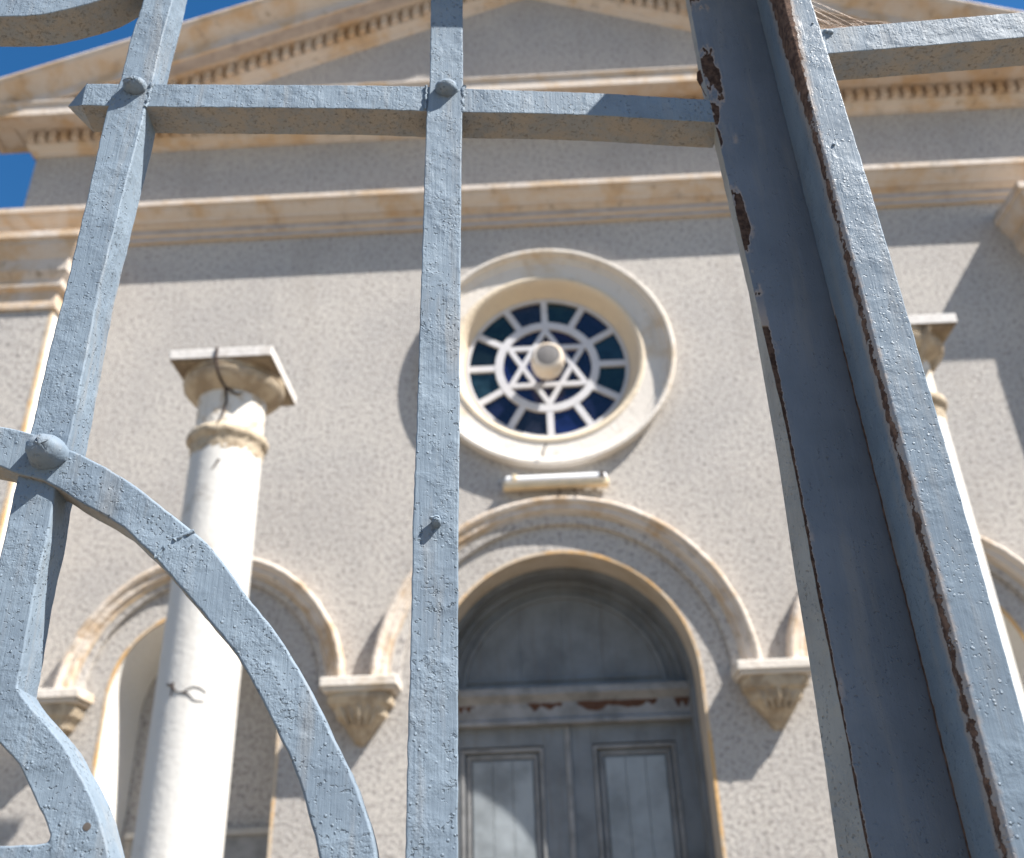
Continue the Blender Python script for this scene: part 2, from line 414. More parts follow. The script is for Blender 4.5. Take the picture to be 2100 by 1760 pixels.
# arch mouldings
for cx, ro, ri in ((0, 1.615, 1.375), (-3.05, 1.215, 1.0), (3.05, 1.215, 1.0)):
    pr = [(ro, -.02), (ro, .128), (ro-.025, .138), (ro-.050, .130), (ro-.065, .104), (ro-.115, .098), (ro-.13, .068), (ro-.145, .062), (ri+.012, .050), (ri, .042), (ri, -.02)]
    m = MB(); arch_sweep(m, cx, SPR, pr, n=72, wob=.004 if cx == 0 else .010)
    for f in m.bm.faces:
        c = f.calc_center_median()
        if math.hypot(c.x-cx, c.z-SPR) < ro-.147: f.material_index = 1
    m.build("arch_moulding", [M_ARCH, M_WALL], B, bevel=.004, smooth=25)
    m = MB(); arch_sweep(m, cx, SPR, [(ro-.145, .05), (ro-.145, .070), (ro-.16, .067), (ro-.16, .05)], n=60, wob=.003)
    m.build("ochre_fillet", M_LINE2, B)
# orange line round openings
def edge_line(cx, r, z0, parent):
    m = MB(); o = arc_pts(cx, SPR, r+.022, z0, 56); i_ = arc_pts(cx, SPR, r-.004, z0, 56)
    rows = [[(a[0], WY-.004, a[1]), (b[0], WY-.004, b[1]), (b[0], WY+.02, b[1]), (a[0], WY+.02, a[1])] for a, b in zip(o, i_)]
    m.grid(rows, True, 0, True); return m.build("painted_edge", M_LINE, parent)
def reveal(cx, r, z0, depth, parent, mats, split=False):
    m = MB(); o = arc_pts(cx, SPR, r, z0, 56)
    m.grid([[(x, WY, z), (x, WY+depth, z)] for x, z in o]); return m.build("reveal", mats, parent)

# corbels
for cx in (-4.27, -1.68, 1.68, 4.27):
    cb = MB()
    p0 = WY
    cb.box(cx-.315, cx+.315, WY-.29, WY+.02, SPR-.045, SPR+.035)
    cb.box(cx-.295, cx+.295, WY-.27, WY+.02, SPR-.075, SPR-.045)
    c = cb.build("corbel", M_RING, B, bevel=.012)
    k = MB()
    tiers = [(.255, .235, SPR-.075), (.262, .24, SPR-.115), (.25, .225, SPR-.165), (.215, .20, SPR-.19), (.205, .19, SPR-.23), (.195, .175, SPR-.26), (.16, .14, SPR-.29), (.13, .115, SPR-.33), (.11, .095, SPR-.36), (.075, .065, SPR-.41), (.045, .04, SPR-.45), (.02, .02, SPR-.47)]
    rows = []
    for hw, o, z in tiers:
        pts = [(-hw, 0), (-hw, -o*.8), (-hw*.8, -o), (-hw*.3, -o*1.04), (hw*.3, -o*1.04), (hw*.8, -o), (hw, -o*.8), (hw, 0)]
        rows.append([(cx+x+rnd.uniform(-.009, .009), WY+y+rnd.uniform(-.009, .009)*(y < 0), z) for x, y in pts])
    k.grid(rows, True, 0, True); k.build("console", M_CAP, c, smooth=20)
    leaf = MB()
    for j in range(5):
        x = cx-.17+.085*j
        leaf.tube([(x, WY-.215+abs(j-2)*.012, SPR-.16), (x*1.0+(cx-x)*.25, WY-.20+abs(j-2)*.01, SPR-.24), (x+(cx-x)*.5, WY-.14, SPR-.33)], [.020, .024, .010], 8)
    leaf.build("carved_leaf", M_CAP, c)

# niches
for s in (-1, 1):
    cx = s*NX; D = .735
    b = MB(); b.prism(arc_pts(cx, SPR, NR, 1.0), WY+D, WY+D+.05); nb = b.build("niche_back", M_WALL, B)
    m = MB(); o = arc_pts(cx, SPR, NR, 1.0, 56)
    m.grid([[(x, WY, z), (x, WY+D, z)] for x, z in o]); m.face([(cx-NR, WY, 1.0), (cx+NR, WY, 1.0), (cx+NR, WY+D, 1.0), (cx-NR, WY+D, 1.0)])
    m.build("niche_reveal", M_PILW, nb)
    edge_line(cx, NR, 1.0, nb)
    m = MB(); m.box(cx-NR+.06, cx+NR-.06, WY+D-.10, WY+D, 2.47, 2.52); m.build("shelf", M_STEP, nb, bevel=.005)
    m = MB(); m.box(cx-NR+.10, cx+NR-.10, WY+D-.05, WY+D, 1.6, 2.47); m.build("lower_panel", M_WOODL, nb, bevel=.005)

# door
DY = .62; dy = WY+DY
D_ = MB(); o = arc_pts(0, SPR, DR, 0, 56); D_.grid([[(x, WY, z), (x, dy, z)] for x, z in o]); D_.build("door_reveal", M_REV, B)
edge_line(0, DR, 0, B)
m = MB(); m.prism(arc_pts(0, SPR, DR+.02, 0, 56), dy+.04, dy+.10); door = m.build("door", M_WOOD, B)
def half_ring(mb, ro, ri, y0, y1, z0=SPR, a0=0., a1=math.pi, n=56):
    rows = [[(r*math.cos(a0+(a1-a0)*i/n), y, z0+r*math.sin(a0+(a1-a0)*i/n)) for r, y in ((ro, y0), (ri, y0), (ri, y1), (ro, y1))] for i in range(n+1)]
    mb.grid(rows, True, 0, True)
m = MB(); half_ring(m, DR+.01, DR-.045, dy-.25, dy+.04); half_ring(m, DR-.045, DR-.10, dy-.02, dy+.04);
m.box(-DR, -DR+.04, dy-.25, dy+.04, 0, SPR); m.box(DR-.04, DR, dy-.25, dy+.04, 0, SPR); half_ring(m, .93, .885, dy+.015, dy+.042, SPR+.02);
m.box(-DR, DR, dy-.0, dy+.04, SPR+.0, SPR+.12); m.box(-.90, .90, dy+.02, dy+.042, SPR+.15, SPR+.18)
for x in (-.38, .0, .36): m.box(x-.004, x+.004, dy+.036, dy+.043, SPR+.2, SPR+.02+math.sqrt(.83**2-x*x))
m.build("fanlight_panel", M_WOOD, door, bevel=.004)
m = MB(); z0, z1 = 3.255, 3.52
sections = [(-.05, 3.565), (-.15, 3.56), (-.15, 3.50), (-.11, 3.47), (-.08, 3.44), (-.075, 3.31), (-.10, 3.29), (-.10, 3.255), (.03, 3.25), (.03, 3.565)]
rows = [[(x, dy+y, z) for y, z in sections] for x in (-DR, DR)]; m.grid(rows, True, 0, True)
tr = m.build("transom_beam", M_WOODL, door, bevel=.004, smooth=15)
def blob(x0, x1, z0, z1, n=16):
    top = [(x0+(x1-x0)*i/n, z1+rnd.uniform(-.006, .006)) for i in range(n+1)]
    bot = [(x0+(x1-x0)*i/n, z0+rnd.uniform(-.02, .012)+.022*math.cos(i*.9)) for i in range(n, -1, -1)]
    bot[0] = (x1, (z0+z1)/2); bot[-1] = (x0, (z0+z1)/2); return top+bot
for a in ((-.33, -.03, 3.395, 3.435), (.10, .80, 3.385, 3.44), (.95, 1.1, 3.385, 3.45), (-.95, -.80, 3.40, 3.43)):
    m = MB(); m.prism(blob(*a), dy-.081, dy-.078); m.build("bare_wood_patch", M_RUST, tr)
for s in (-1, 1):
    m = MB(); xa, xb = (.012, DR-.03); y0, y1 = dy-.0, dy+.04
    X = lambda a, b: (min(s*a, s*b), max(s*a, s*b))
    m.box(*X(xa, xa+.20), y0, y1, 0, 3.25); m.box(*X(xb-.16, xb), y0, y1, 0, 3.25)
    m.box(*X(xa+.20, xb-.16), y0, y1, 3.09, 3.25); m.box(*X(xa+.20, xb-.16), y0, y1, 0, .3); m.box(*X(xa+.20, xb-.16), y0, y1, 1.45, 1.62)
    lf = m.build("door_leaf", M_WOOD, door, bevel=.004)
    m = MB()
    for (pz0, pz1) in ((1.64, 3.075), (.32, 1.43)):
        a, b = xa+.205, xb-.165
        for t, yy in ((.0, y0-.012), (.05, y0+.018)):
            m.box(*X(a+t, b-t), yy, y1, pz1-t-.028, pz1-t); m.box(*X(a+t, b-t), yy, y1, pz0+t, pz0+t+.028)
            m.box(*X(a+t, a+t+.028), yy+.001, y1, pz0+t, pz1-t); m.box(*X(b-t-.028, b-t), yy+.001, y1, pz0+t, pz1-t)
    m.build("panel_moulding", M_WOODL, lf, bevel=.004)
    m = MB()
    for (pz0, pz1) in ((1.64, 3.075), (.32, 1.43)):
        a, b = xa+.30, xb-.26
        for k in range(3):
            q = (b-a)/3; m.box(*X(a+q*k+.0015, a+q*(k+1)-.0015), y0+.014, y1+.001, pz0+.1, pz1-.1)
    m.build("panel", M_PANEL, lf, bevel=.003)
m = MB(); m.box(-.022, .022, dy-.02, dy+.0, 0, 3.25); m.build("meeting_bead", M_WOODL, door, bevel=.006)

M_CREAMR = trim("cream_inner_ring_paint", (.62, .52, .39), (.58, .49, .38), .4, .7, .2)
# round window
rw = MB()
pr = [(1.245, .02), (1.25, -.100), (1.238, -.118), (1.212, -.12), (1.195, -.105), (1.185, -.06), (1.165, -.045), (1.14, -.04), (1.125, -.025), (1.02, -.012), (.965, -.008), (.96, -.022), (.935, -.026), (.915, -.018), (.90, .00), (.885, .05), (.87, .12), (.85, .17), (.835, .19), (.82, .195), (.81, .30), (1.1, .31), (1.24, .1)]
n = 96; rows = [[(r*math.cos(2*math.pi*i/n), WY+t, ZW+r*math.sin(2*math.pi*i/n)) for r, t in pr] for i in range(n+1)]
rw.grid(rows, True)
for f in rw.bm.faces:
    c = f.calc_center_median(); q = math.hypot(c.x, c.z-ZW)
    if q < .95: f.material_index = 1
RW = rw.build("round_window", [M_RING, M_CREAMR], B, smooth=25)
GY = WY+.215; GR = .80
tr_ = MB()
def ring(mb, ro, ri, y0, y1, n=72):
    rows = [[(r*math.cos(2*math.pi*i/n), y, ZW+r*math.sin(2*math.pi*i/n)) for r, y in ((ro, y0), (ri, y0), (ri, y1), (ro, y1))] for i in range(n+1)]
    mb.grid(rows, True)
def strip(mb, p, q, wd, y0, y1):
    p, q = Vector(p), Vector(q); d = (q-p).normalized(); nn = Vector((-d.y, d.x))*wd/2
    mb.prism([(a.x, ZW+a.y) for a in (p+nn, q+nn, q-nn, p-nn)], y0, y1)
ring(tr_, .525, .445, GY-.035, GY+.01); ring(tr_, .82, .785, GY-.03, GY+.01)
for k in range(12):
    a = math.pi*k/6; strip(tr_, (.50*math.sin(a), .50*math.cos(a)), (.80*math.sin(a), .80*math.cos(a)), .066, GY-.033+.0003*k, GY+.01)
for k in range(2):
    v = [(0.432*math.sin(math.pi*k+2*math.pi*j/3), 0.432*math.cos(math.pi*k+2*math.pi*j/3)) for j in range(3)]
    for j in range(3):
        strip(tr_, sub(v[j], v[(j+1) % 3], -.01), sub(v[j], v[(j+1) % 3], 1.01), .050, GY-.036+.0006*(j+3*k), GY+.01)
tr_.build("star_tracery", M_TRAC, RW, bevel=.003)
gl = MB(); names = list(GL); order = ['dg', 'nv', 'te', 'dg', 'nv', 'bl', 'sl', 'nv', 'te', 'bg', 'dg', 'sl']
for k in range(12):
    a0 = math.pi*k/6; pts = [(.48*math.sin(a0), .48*math.cos(a0))]
    pts = [(r*math.sin(a0+math.pi/6*t/6), r*math.cos(a0+math.pi/6*t/6)) for r, ts in ((.48, range(0, 7)), (.81, range(6, -1, -1))) for t in ts]
    gl.face([(x, GY+.0, ZW+z) for x, z in pts], names.index(order[k]))
for k in range(6):
    pts = [(0, 0)]+[(.48*math.sin(math.pi/3*(k+t/8)), .48*math.cos(math.pi/3*(k+t/8))) for t in range(9)]
    gl.face([(x, GY+.0005, ZW+z) for x, z in pts], names.index(['pu', 'nv', 'nv', 'bl', 'bl', 'nv'][k]))
gl.build("stained_glass", [GL[k] for k in names], RW)
b = MB(); b.prism([(1.05*math.cos(2*math.pi*i/32), ZW+1.05*math.sin(2*math.pi*i/32)) for i in range(32)], WY+.34, WY+.36); b.build("window_back", M_DARK, RW)

# nail in the window rim
m = MB(); m.tube([(-.10, WY-.09, 5.53), (-.09, WY-.16, 5.55), (-.055, WY-.17, 5.63)], .008); tag(m.build("bent_hook", M_METAL), "small dark bent hook sticking out of the bottom rim of the round window", "hook")

# lamp in the centre of the star
LZ = 6.59; LP = empty("round_lamp", (0, WY, LZ), "small round cream lamp with grey mesh face at the centre of the star window", "lamp")
m = MB(); m.lathe([(.05, .13), (.15, .12), (.162, .06), (.165, -.03), (.158, -.075), (.140, -.10), (.122, -.108), (.115, -.10), (.05, -.095)], (0, WY-.06, LZ), 40, 'y'); m.build("housing", M_RING, LP)
m = MB(); m.lathe([(.114, -.103), (.08, -.110), (.02, -.114)], (0, WY-.06, LZ), 32, 'y'); m.build("mesh_face", M_MESH, LP)
m = MB(); m.box(-.03, .03, WY+.06, WY+.19, LZ-.03, LZ+.03); m.build("bracket", M_METAL, LP)

# batten lamp over the door arch
BZ = 5.27; BL = empty("batten_lamp", (0.02, WY, BZ), "long cream and white batten wall lamp between the round window and the door arch", "lamp")
m = MB(); m.box(-.47, .49, WY-.13, WY-.02, BZ-.055, BZ+.01); m.build("housing", M_CREAM, BL, bevel=.015)
m = MB(); m.box(-.455, .475, WY-.155, WY-.03, BZ-.015, BZ+.055); m.build("diffuser", M_TUBE, BL, bevel=.03, seg=4)
for x in (-.36, .43):
    m = MB(); m.box(x-.02, x+.02, WY-.17, WY-.03, BZ+.0, BZ+.058); m.build("clip", M_METAL if x > 0 else M_CREAM, BL, bevel=.004)
m = MB(); m.box(-.15, .15, WY-.05, WY+.0, BZ-.04, BZ+.02); m.build("wall_bracket", M_METAL, BL)
m = MB(); m.tube([(.03, WY-.03, BZ-.04), (.05, WY-.06, BZ-.10), (.03, WY-.15, BZ-.16)], .008); m.build("cable", M_CRACK, BL); m = MB(); m.tube([(.16, WY-.03, BZ-.05), (.20, WY-.10, BZ-.11), (.19, WY-.17, BZ-.17)], .007); m.build("cable", M_CRACK, BL)

# ------------------------------------------------------------------ freestanding columns
def column(x, yc, label, seed):
    r = random.Random(seed)
    c = empty("stone_column", (x, yc, 0), label, "column", "freestanding columns before the facade")
    R = .272
    m = MB(); rows = [(R*1.03, .28), (R*1.02, 1.5), (R, 3.0), (R*.985, 4.2), (R*.965, 5.02)]; m.lathe(rows, (x, yc, 0), 64); m.build("shaft", M_WHITE, c)
    m = MB(); m.box(x-.42, x+.42, yc-.42, yc+.42, 0, .14); m.lathe([(.38, .14), (.40, .19), (.38, .24), (.31, .26), (.30, .285)], (x, yc, 0), 48); m.build("base", M_SLAB, c)
    m = MB(); m.lathe([(.262, 4.90), (.266, 4.93), (.274, 4.96), (.272, 5.0), (.29, 5.02), (.304, 5.04), (.306, 5.072), (.292, 5.09), (.266, 5.115)], (x, yc, 0), 64)
    for v in m.bm.verts:
        v.co += Vector((r.uniform(-1, 1), r.uniform(-1, 1), r.uniform(-1, 1)))*.0055
    m.build("neck_ring", M_CAP, c, smooth=50)
    m = MB(); m.lathe([(.256, 5.105), (.257, 5.34), (.262, 5.41)], (x, yc, 0), 64); m.build("neck", M_NECK, c)
    m = MB(); m.lathe([(.258, 5.40), (.29, 5.43), (.345, 5.46), (.382, 5.50), (.392, 5.54), (.37, 5.56), (.385, 5.57), (.385, 5.61)], (x, yc, 0), 64); m.build("capital", M_CAP, c, smooth=30)
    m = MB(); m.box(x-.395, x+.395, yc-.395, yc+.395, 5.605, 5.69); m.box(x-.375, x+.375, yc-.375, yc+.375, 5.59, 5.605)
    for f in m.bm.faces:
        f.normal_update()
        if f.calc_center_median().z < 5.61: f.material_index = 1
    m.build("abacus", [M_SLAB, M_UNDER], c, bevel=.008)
    lf = MB()
    for k in range(8):
        a = math.pi*2*k/8+math.pi/8; ca, sa = math.cos(a), math.sin(a)
        q = 1.0
        lf.tube([(x+ca*.27, yc+sa*.27, 5.36), (x+ca*.33, yc+sa*.33, 5.46), (x+ca*.41, yc+sa*.41, 5.55), (x+ca*.43, yc+sa*.43, 5.585)] if k % 2 == 0 else [(x+ca*.26, yc+sa*.26, 5.38), (x+ca*.30, yc+sa*.30, 5.43), (x+ca*.36, yc+sa*.36, 5.50)], [.03, .035, .03, .02][:4 if k % 2 == 0 else 3], 8)
    if x > 0: lf.build("carved_leaf", M_CAP, c)
    else: lf.bm.free()
    # cracks
    m = MB(); a = -math.pi/2-.02
    def sp(a, z, rr): return (x+rr*math.cos(a), yc+rr*math.sin(a), z)
    m.tube([(x-.03, yc-.40, 5.69), (x-.032, yc-.40, 5.60), (x-.024, yc-.402, 5.565), (x-.012, yc-.396, 5.50), (x, yc-.345, 5.45), sp(a+.12, 5.40, .268), sp(a+.18, 5.30, .262), sp(a+.12, 5.18, .262), sp(a+.05, 5.10, .29), sp(a+.0, 5.02, .30)], [.012, .012, .012, .011, .010, .010, .009, .008, .007, .005], 6)
    if x < 0: m.tube([sp(a+.15, 5.41, .27), sp(a+.4, 5.36, .27), sp(a+.6, 5.38, .27)], [.01, .008, .004], 6)
    m.build("crack", M_CRACK, c)
    if x < 0:
        m = MB(); pts = [sp(a-.45+.09*k, 3.16-.012*k+.012*math.sin(k*1.3), .2755) for k in range(12)]
        m.tube(pts, [.004, .008, .010, .004, .003, .004, .006, .003, .003, .003, .003, .002], 6)
        m.tube([sp(a-.25, 3.17, .2755), sp(a-.28, 3.08, .2755)], [.008, .003], 6)
        pts = [sp(a+.02+.09*k, 3.10+.035*math.sin(math.pi*k/6), .2755) for k in range(7)]; m.tube(pts, .003, 6)
        m.tube([sp(a+.02, 4.72, .264), sp(a+.18, 4.80, .264)], [.006, .010], 6)
        m.build("crack", M_CRACK, c)
    return c
M_NECK = trim("peeling_neck_limewash", (.62, .58, .52), (.46, .37, .27), .50, .64, .6, .015, 7)
column(-2.54, 6.5, "white freestanding column with cracked square capital before the left arch of the facade", 1)
column(2.66, 6.5, "white freestanding column with dark weathered leafy capital, partly hidden behind the heavy gate stile", 2)

# ------------------------------------------------------------------ the iron gate (leaf coordinates: u, depth, z)
GATE = {
  'scroll_bar': [(-0.5622, 2.4603), (-0.5586, 2.4242), (-0.5624, 2.3593), (-0.5635, 2.3031), (-0.5684, 2.2757), (-0.5691, 2.2434), (-0.5688, 2.2049), (-0.5686, 2.1499), (-0.5688, 2.0728), (-0.5701, 2.0139), (-0.5699, 1.9451), (-0.5718, 1.8973), (-0.5711, 1.8463), (-0.5724, 1.7939), (-0.5737, 1.7523), (-0.571, 1.7339), (-0.5576, 1.7276), (-0.5439, 1.7196), (-0.5302, 1.7067), (-0.5207, 1.693), (-0.5096, 1.6767), (-0.5031, 1.6653), (-0.5039, 1.6618), (-0.5122, 1.6606), (-0.5313, 1.6606), (-0.5598, 1.6614), (-0.5507, 1.6231), (-0.4562, 1.6202), (-0.4655, 1.6518), (-0.4716, 1.6663), (-0.4781, 1.6803), (-0.4859, 1.6921), (-0.4965, 1.7068), (-0.5052, 1.7187), (-0.5156, 1.7291), (-0.5281, 1.7406), (-0.5407, 1.7548), (-0.5413, 1.7799), (-0.5422, 1.8111), (-0.5424, 1.8343), (-0.5415, 1.8644), (-0.5429, 1.8894), (-0.5404, 1.945), (-0.5411, 2.0139), (-0.5417, 2.0768), (-0.5393, 2.1503), (-0.5375, 2.2055), (-0.5358, 2.2441), (-0.5354, 2.2765), (-0.5337, 2.3038), (-0.5332, 2.3602), (-0.5305, 2.4181), (-0.5297, 2.4616)],
  'arc_bar': [(-0.6124, 1.9496), (-0.5906, 1.9451), (-0.5687, 1.9397), (-0.5406, 1.9267), (-0.5229, 1.9187), (-0.5023, 1.9065), (-0.4833, 1.8936), (-0.4637, 1.8781), (-0.4412, 1.8604), (-0.4259, 1.8468), (-0.4125, 1.8302), (-0.3992, 1.8125), (-0.376, 1.7848), (-0.358, 1.7582), (-0.346, 1.738), (-0.3342, 1.7154), (-0.3224, 1.6942), (-0.3145, 1.6757), (-0.309, 1.6597), (-0.3059, 1.6471), (-0.3018, 1.6284), (-0.3349, 1.6294), (-0.3403, 1.648), (-0.3489, 1.6738), (-0.3586, 1.699), (-0.3707, 1.721), (-0.383, 1.742), (-0.4014, 1.7709), (-0.4322, 1.806), (-0.4556, 1.831), (-0.4653, 1.8414), (-0.4771, 1.8523), (-0.4897, 1.8633), (-0.5035, 1.8723), (-0.5236, 1.8837), (-0.54, 1.894), (-0.5517, 1.9006), (-0.5685, 1.905), (-0.5833, 1.911), (-0.6048, 1.9165)],
  'upright_bar': [(-0.2802, 2.4692), (-0.2801, 2.425), (-0.2803, 2.3107), (-0.2826, 2.2686), (-0.2838, 2.1895), (-0.2851, 2.0776), (-0.2862, 1.9986), (-0.287, 1.9294), (-0.2882, 1.8736), (-0.2881, 1.8298), (-0.2882, 1.7729), (-0.2888, 1.7198), (-0.2888, 1.6468), (-0.2891, 1.6229), (-0.2572, 1.6219), (-0.2571, 1.6459), (-0.256, 1.8293), (-0.2545, 1.9431), (-0.253, 2.0778), (-0.2515, 2.1903), (-0.2503, 2.2693), (-0.2493, 2.3115), (-0.2487, 2.4261), (-0.2482, 2.4705)],
  'rail_or_shadow_bar': [(-0.5929, 2.3029), (-0.5337, 2.3038), (-0.3597, 2.3067), (-0.283, 2.3071), (-0.2493, 2.3054), (-0.1214, 2.3023), (-0.0405, 2.2978), (-0.0094, 2.296), (-0.0088, 2.2664), (-0.044, 2.2681), (-0.1372, 2.2734), (-0.2496, 2.2746), (-0.284, 2.275), (-0.3582, 2.2764), (-0.5339, 2.2747), (-0.5928, 2.2752)],
  'upper_scroll': [(-0.7231, 2.3885), (-0.6874, 2.3893), (-0.6577, 2.3914), (-0.629, 2.4006), (-0.5978, 2.4157), (-0.5767, 2.4342), (-0.5607, 2.453), (-0.5678, 2.5015), (-0.6109, 2.4717), (-0.6541, 2.4509), (-0.6991, 2.4441), (-0.7355, 2.442)],
  'stile': [(-0.0192, 2.4362), (-0.0186, 2.3418), (-0.0148, 2.249), (-0.0115, 2.1667), (-0.0084, 2.0807), (-0.0055, 2.0103), (-0.0028, 1.9473), (-0.0021, 1.8849), (-0.0028, 1.8262), (-0.0021, 1.774), (-0.0015, 1.7137), (-0.0019, 1.6389)],
  'stile_back': [(-0.0018, 2.1017), (-0.0024, 2.0139), (-0.0031, 1.9257), (-0.006, 1.8367), (-0.0068, 1.7737), (-0.0089, 1.6998), (-0.0113, 1.6412)],
  'flR': [(0.0676, 2.3499), (0.0696, 2.2998), (0.0725, 2.26), (0.0741, 2.2241), (0.0752, 2.1732), (0.0786, 2.1059), (0.0781, 2.0268), (0.0815, 1.998), (0.0837, 1.9554), (0.0844, 1.8829), (0.0845, 1.7996), (0.0852, 1.7579), (0.0858, 1.7237)],
  'flL': [(0.0452, 2.353), (0.0462, 2.2878), (0.0431, 2.2201), (0.0452, 2.1476), (0.0477, 2.0844), (0.0501, 2.0294), (0.0512, 1.9552), (0.0528, 1.8789), (0.0527, 1.8022), (0.0538, 1.7312), (0.0545, 1.6591), (0.0575, 1.6326)],
}
AL, AR = .09, -.045
GL_ = empty("iron_gate_leaf", (0, .66, 0), "blue-grey gate leaf with curved scroll bars, domed rivets and dark shaded stile", "gate", "leaves of the iron gate", AL)
GR_ = empty("iron_gate_leaf", (0, .60, 0), "blue-grey gate leaf with rusty peeling stile edge and a cobwebbed rail", "gate", "leaves of the iron gate", AR)
def smooth_line(pts, step=.006, wob=.00035, seed=0, closed=True):
    """Catmull-Rom resample of a traced outline, keeping sharp corners"""
    r = random.Random(seed); P = [Vector(p) for p in pts]; n = len(P); out = []
    def corner(i):
        a, b, c = P[(i-1) % n], P[i], P[(i+1) % n]
        return (b-a).length < 1e-6 or (c-b).length < 1e-6 or (b-a).angle(c-b) > .5
    for i in range(n if closed else n-1):
        a, b = P[i], P[(i+1) % n]; pa = P[(i-1) % n] if not corner(i) else a-(b-a); pb = P[(i+2) % n] if not corner((i+1) % n) else b+(b-a)
        L = (b-a).length; k = max(1, int(L/step))
        for j in range(k):
            t = j/k; t2, t3 = t*t, t*t*t
            ta, tb = (b-pa)/2, (pb-a)/2
            la = ta.length; lb = tb.length
            if la > L: ta *= L/la
            if lb > L: tb *= L/lb
            p = a*(2*t3-3*t2+1)+ta*(t3-2*t2+t)+b*(-2*t3+3*t2)+tb*(t3-t2)
            out.append((p.x+r.uniform(-wob, wob), p.y+r.uniform(-wob, wob)))
    return out
def bar(name, key, d0, d1, parent, mats=None, seed=0, bev=.0011, fix=None, wob=.0003, step=.006):
    pts = [tuple(p) for p in (GATE[key] if isinstance(key, str) else key)]
    pts = smooth_line(pts, step, wob, seed)
    m = MB(); m.prism(pts, d0, d1)
    m.bm.normal_update(); bmesh.ops.recalc_face_normals(m.bm, faces=m.bm.faces)
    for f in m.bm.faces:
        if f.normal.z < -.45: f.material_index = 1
    return m.build(name, mats or [M_PAINT, M_PAINTU], parent, bevel=bev, smooth=30, local=True)
bar("scroll_bar", "scroll_bar", 0, .034, GL_, seed=1, bev=.0016)
bar("curved_bar", "arc_bar", -.004, .024, GL_, seed=2, bev=.002)
up_ = GATE["upright_bar"]; low = [(-.2575, .1), (-.2895, .1)]
bar("upright_bar", up_[:14]+low[::-1]+up_[14:], -.0015, .028, GL_, seed=3)
bar("rail_or_shadow_bar", "rail_or_shadow_bar", .0005, .0335, GL_, seed=4)
bar("upper_scroll", "upper_scroll", 0, .036, GL_, seed=5, bev=.0016)
# pyramid point of the rail
m = MB(); x0 = -.5929; t = (-.6125, .017, 2.2905)
x0 += .0012; c4 = [(x0, .0004, 2.3031), (x0, .0337, 2.3031), (x0, .0337, 2.2750), (x0, .0004, 2.2750)]
for i in range(4): m.face([c4[i], c4[(i+1) % 4], t], 1 if i == 2 else 0)
m.build("rail_point", [M_PAINT, M_PAINTU], GL_, local=True, smooth=10)
def rivet(u, z, r, hgt, parent, d0=-.001, seed=0, squash=1.):
    m = MB(); rr = random.Random(seed)
    m.lathe([(r*1.05, 0), (r, -hgt*.35), (r*.82, -hgt*.72), (r*.5, -hgt*.95), (r*.12, -hgt)], (u, d0, z), 20, 'y')
    for v in m.bm.verts:
        v.co.x = u+(v.co.x-u)*squash; v.co += Vector((rr.uniform(-1, 1), rr.uniform(-1, 1), rr.uniform(-1, 1)))*r*.09
    return m.build("rivet", M_PAINT, parent, local=True, smooth=60)
rivet(-.5475, 2.2975, .0080, .010, GL_, -.001, 1, 1.3); rivet(-.2645, 2.3000, .0078, .010, GL_, -.002, 2, 1.3); rivet(-.5515, 1.9215, .0122, .017, GL_, -.004, 3, 1.15)
rivet(-.2713, 1.866, .0036, .006, GL_, -.002, 4)
m = MB(); m.tube([(-.2713, -.004, 1.868), (-.2714, -.0062, 1.8665)], [.0030, .0027], 12); m.tube([(-.2713, -.004, 1.8675), (-.276, -.006, 1.8685)], [.003, .0012], 8); m.build("screw", M_PAINT, GL_, local=True)
m = MB(); m.lathe([(.0027, .001), (.0024, -.0002), (.0010, -.0003)], (-.482, 0, 1.6697), 14, 'y'); m.build("drill_hole", M_METAL, GL_, local=True)
# weld beads where bars meet
rr = random.Random(5)
def bead(p, q, n, r):
    """one lumpy weld seam"""
    m = MB(); pts = []; rad = []
    for i in range(n):
        c = sub(p, q, (i+.5)/n); pts.append((c[0]+rr.uniform(-1, 1)*r*.5, c[1]+r*.35, c[2]+rr.uniform(-1, 1)*r*.4)); rad.append(r*rr.uniform(.45, 1.25))
    m.tube(pts, rad, 8); m.build("weld_bead", M_PAINT, GL_, local=True, smooth=80)
bead((-.5340, 0, 2.3040), (-.5350, 0, 2.274), 16, .0019); bead((-.5650, 0, 2.288), (-.5645, 0, 2.275), 7, .0018)
bead((-.2487, -.001, 2.308), (-.2500, -.001, 2.272), 18, .0020); bead((-.2835, -.001, 2.307), (-.2838, -.001, 2.275), 14, .0012)
bead((-.5395, -.001, 1.897), (-.552, -.001, 1.9035), 9, .0022); bead((-.4655, -.0042, 1.8410), (-.458, -.0042, 1.850), 7, .0024); bead((-.4535, -.0042, 1.8535), (-.4405, -.0042, 1.861), 8, .0022)
bar("rail_or_shadow_bar", [(-.33, 2.500), (-.33, 2.535), (.03, 2.535), (.03, 2.500)], -.05, -.005, GL_, seed=12)  # unseen bar added to cast shade on the top of the upright bar
bar("shadow_caster_plate", [(.036, 2.462), (.036, 2.512), (.115, 2.512), (.115, 2.462)], -.038, -.001, GR_, seed=13)  # unseen box added to cast the slanted shadow on the left leaf's rail
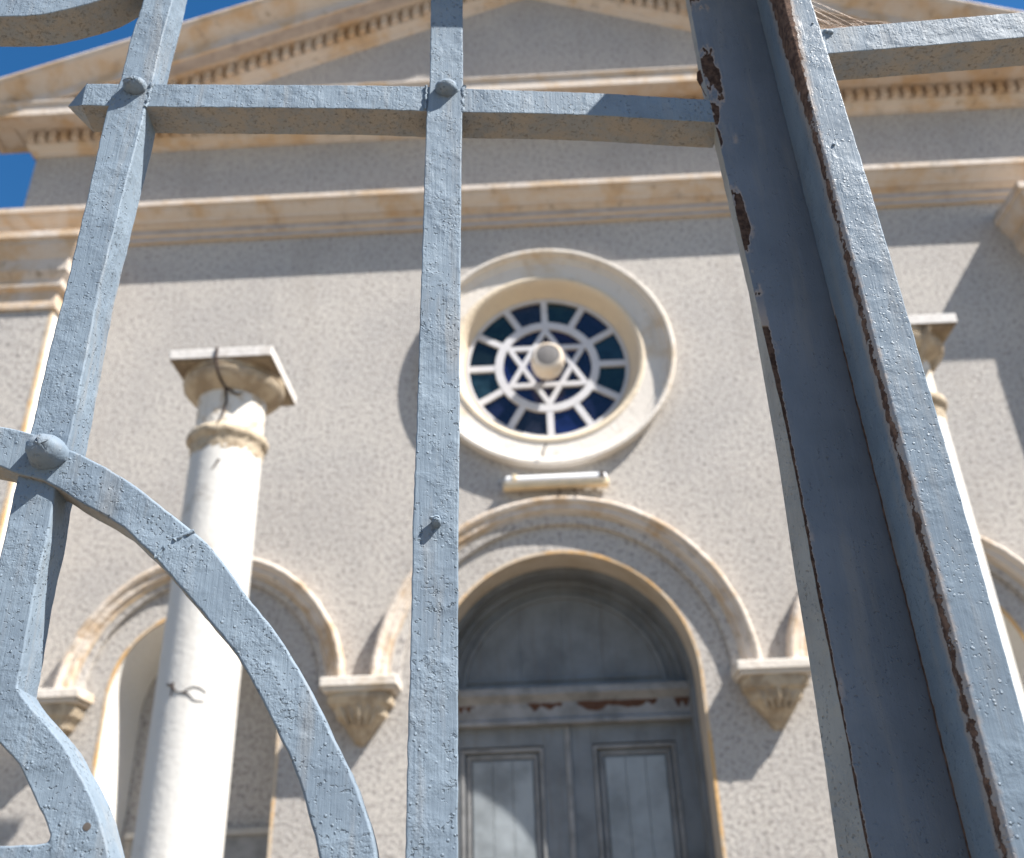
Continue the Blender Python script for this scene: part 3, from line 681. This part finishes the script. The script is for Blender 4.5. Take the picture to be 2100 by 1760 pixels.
# stile
fl = GATE["stile"]; bk = GATE["stile_back"]
def lerp_z(tab, z):
    t = sorted(((q[1], q[0]) for q in tab))
    if z <= t[0][0]: return t[0][1]
    for (z0, u0), (z1, u1) in zip(t, t[1:]):
        if z <= z1: return u0+(u1-u0)*(z-z0)/(z1-z0)
    return t[-1][1]
m = MB(); rows = []; rr = random.Random(9)
z = .05
while z < 3.0:
    uf = lerp_z(fl, z)+rr.uniform(-1, 1)*.00025; ub = lerp_z(bk, z) if z < 2.1 else uf+.0066
    rows.append([(uf, 0, z), (.064, 0, z), (.064, .028, z), (ub, .028, z)]); z += .05 if z < 1.5 else .008
m.grid(rows, True, 0, True)
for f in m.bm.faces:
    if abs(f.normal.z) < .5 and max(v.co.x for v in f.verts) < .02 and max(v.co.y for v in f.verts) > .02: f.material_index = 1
M_SIDE_LIT = gate_paint("light_painted_stile_side", (.30, .295, .275), (.24, .235, .22))  # lighter grey puts sky and facade bounce light into the stile side's colour
m.build("stile", [M_PAINTS, M_SIDE_LIT], GL_, bevel=.0010, smooth=30, local=True)
# right leaf: deep stile (flange) and rail
m = MB(); rows = []; z = .05; flr, fll = GATE["flR"], GATE["flL"]
while z < 3.0:
    zl = min(max(z, 1.6), 2.40)
    ul = .0575-.0145*(zl-1.60)+rr.uniform(-1, 1)*.0003; ur = .0862-.0225*max(0, zl-1.72)+.004*math.sin(max(0, zl-1.72)*4)+rr.uniform(-1, 1)*.0002
    rows.append([(ul+.003, 0, z), (ur, 0, z), (ur, .066, z), (ul+.001, .066, z), (ul, .006, z), (ul, .003, z)]); z += .05 if z < 1.5 else .006
m.grid(rows, True, 0, True); m.build("stile", [M_PAINTF], GR_, bevel=.0012, smooth=30, local=True)
bar("rail_or_shadow_bar", [(.05, 2.3458), (.2, 2.3441), (.9, 2.3400), (.9, 2.3070), (.2, 2.3107), (.05, 2.3122)], .03, .064, GR_, seed=8)
for u_, d_, z_, r_ in ((.096, .03, 2.339, .0030), (.092, .03, 2.341, .0026), (.0615, -.0002, 2.172, .0014), (.0700, -.0002, 2.318, .0011)):
    m = MB(); m.lathe([(r_, 0), (r_*.85, -r_*.5), (r_*.35, -r_*.75)], (u_, d_, z_), 12, 'y'); m.build("paint_blister", M_PAINT, GR_, local=True, smooth=60)
# loose flakes of paint
m = MB()
m.face([(-.0205, -.001, 2.335), (-.0250, -.004, 2.328), (-.0262, -.004, 2.318), (-.0235, -.002, 2.312), (-.0195, -.0005, 2.320)])
m.tube([(-.0235, -.002, 2.313), (-.0215, -.001, 2.306), (-.019, 0, 2.300)], .0004, 5)
o = m.build("paint_flake", M_RUST, GL_, local=True); so = o.modifiers.new("Thick", 'SOLIDIFY'); so.thickness = .0008
# spider web on the right rail
wb = MB(); rr = random.Random(11)
ca, sa = math.cos(AR), math.sin(AR)
def lw(u, d, z): return (u*ca-d*sa, .60+u*sa+d*ca, z)
for i in range(150):
    u0 = .080+rr.random()**1.6*.07; u1 = u0+rr.uniform(.01, .06)
    za = 2.347; zb = 2.347+rr.uniform(0, .012)*max(0, 1-(u0-.085)/.06)
    wb.tube([lw(u0, rr.uniform(.03, .06), zb+.001), lw((u0+u1)/2, rr.uniform(.03, .06), za+.002), lw(u1, rr.uniform(.03, .06), za)], .00013, 4)
for i in range(26):
    u0 = .0735; z0 = 2.35+rr.random()*.035
    wb.tube([lw(u0, rr.uniform(.01, .05), z0), lw(u0+rr.uniform(.02, .09), rr.uniform(.03, .06), 2.3475)], .00010, 4)
tag(wb.build("spider_web", M_WEB), "wispy dusty spider web stretched over the right gate rail beside the peeling stile", "cobweb")
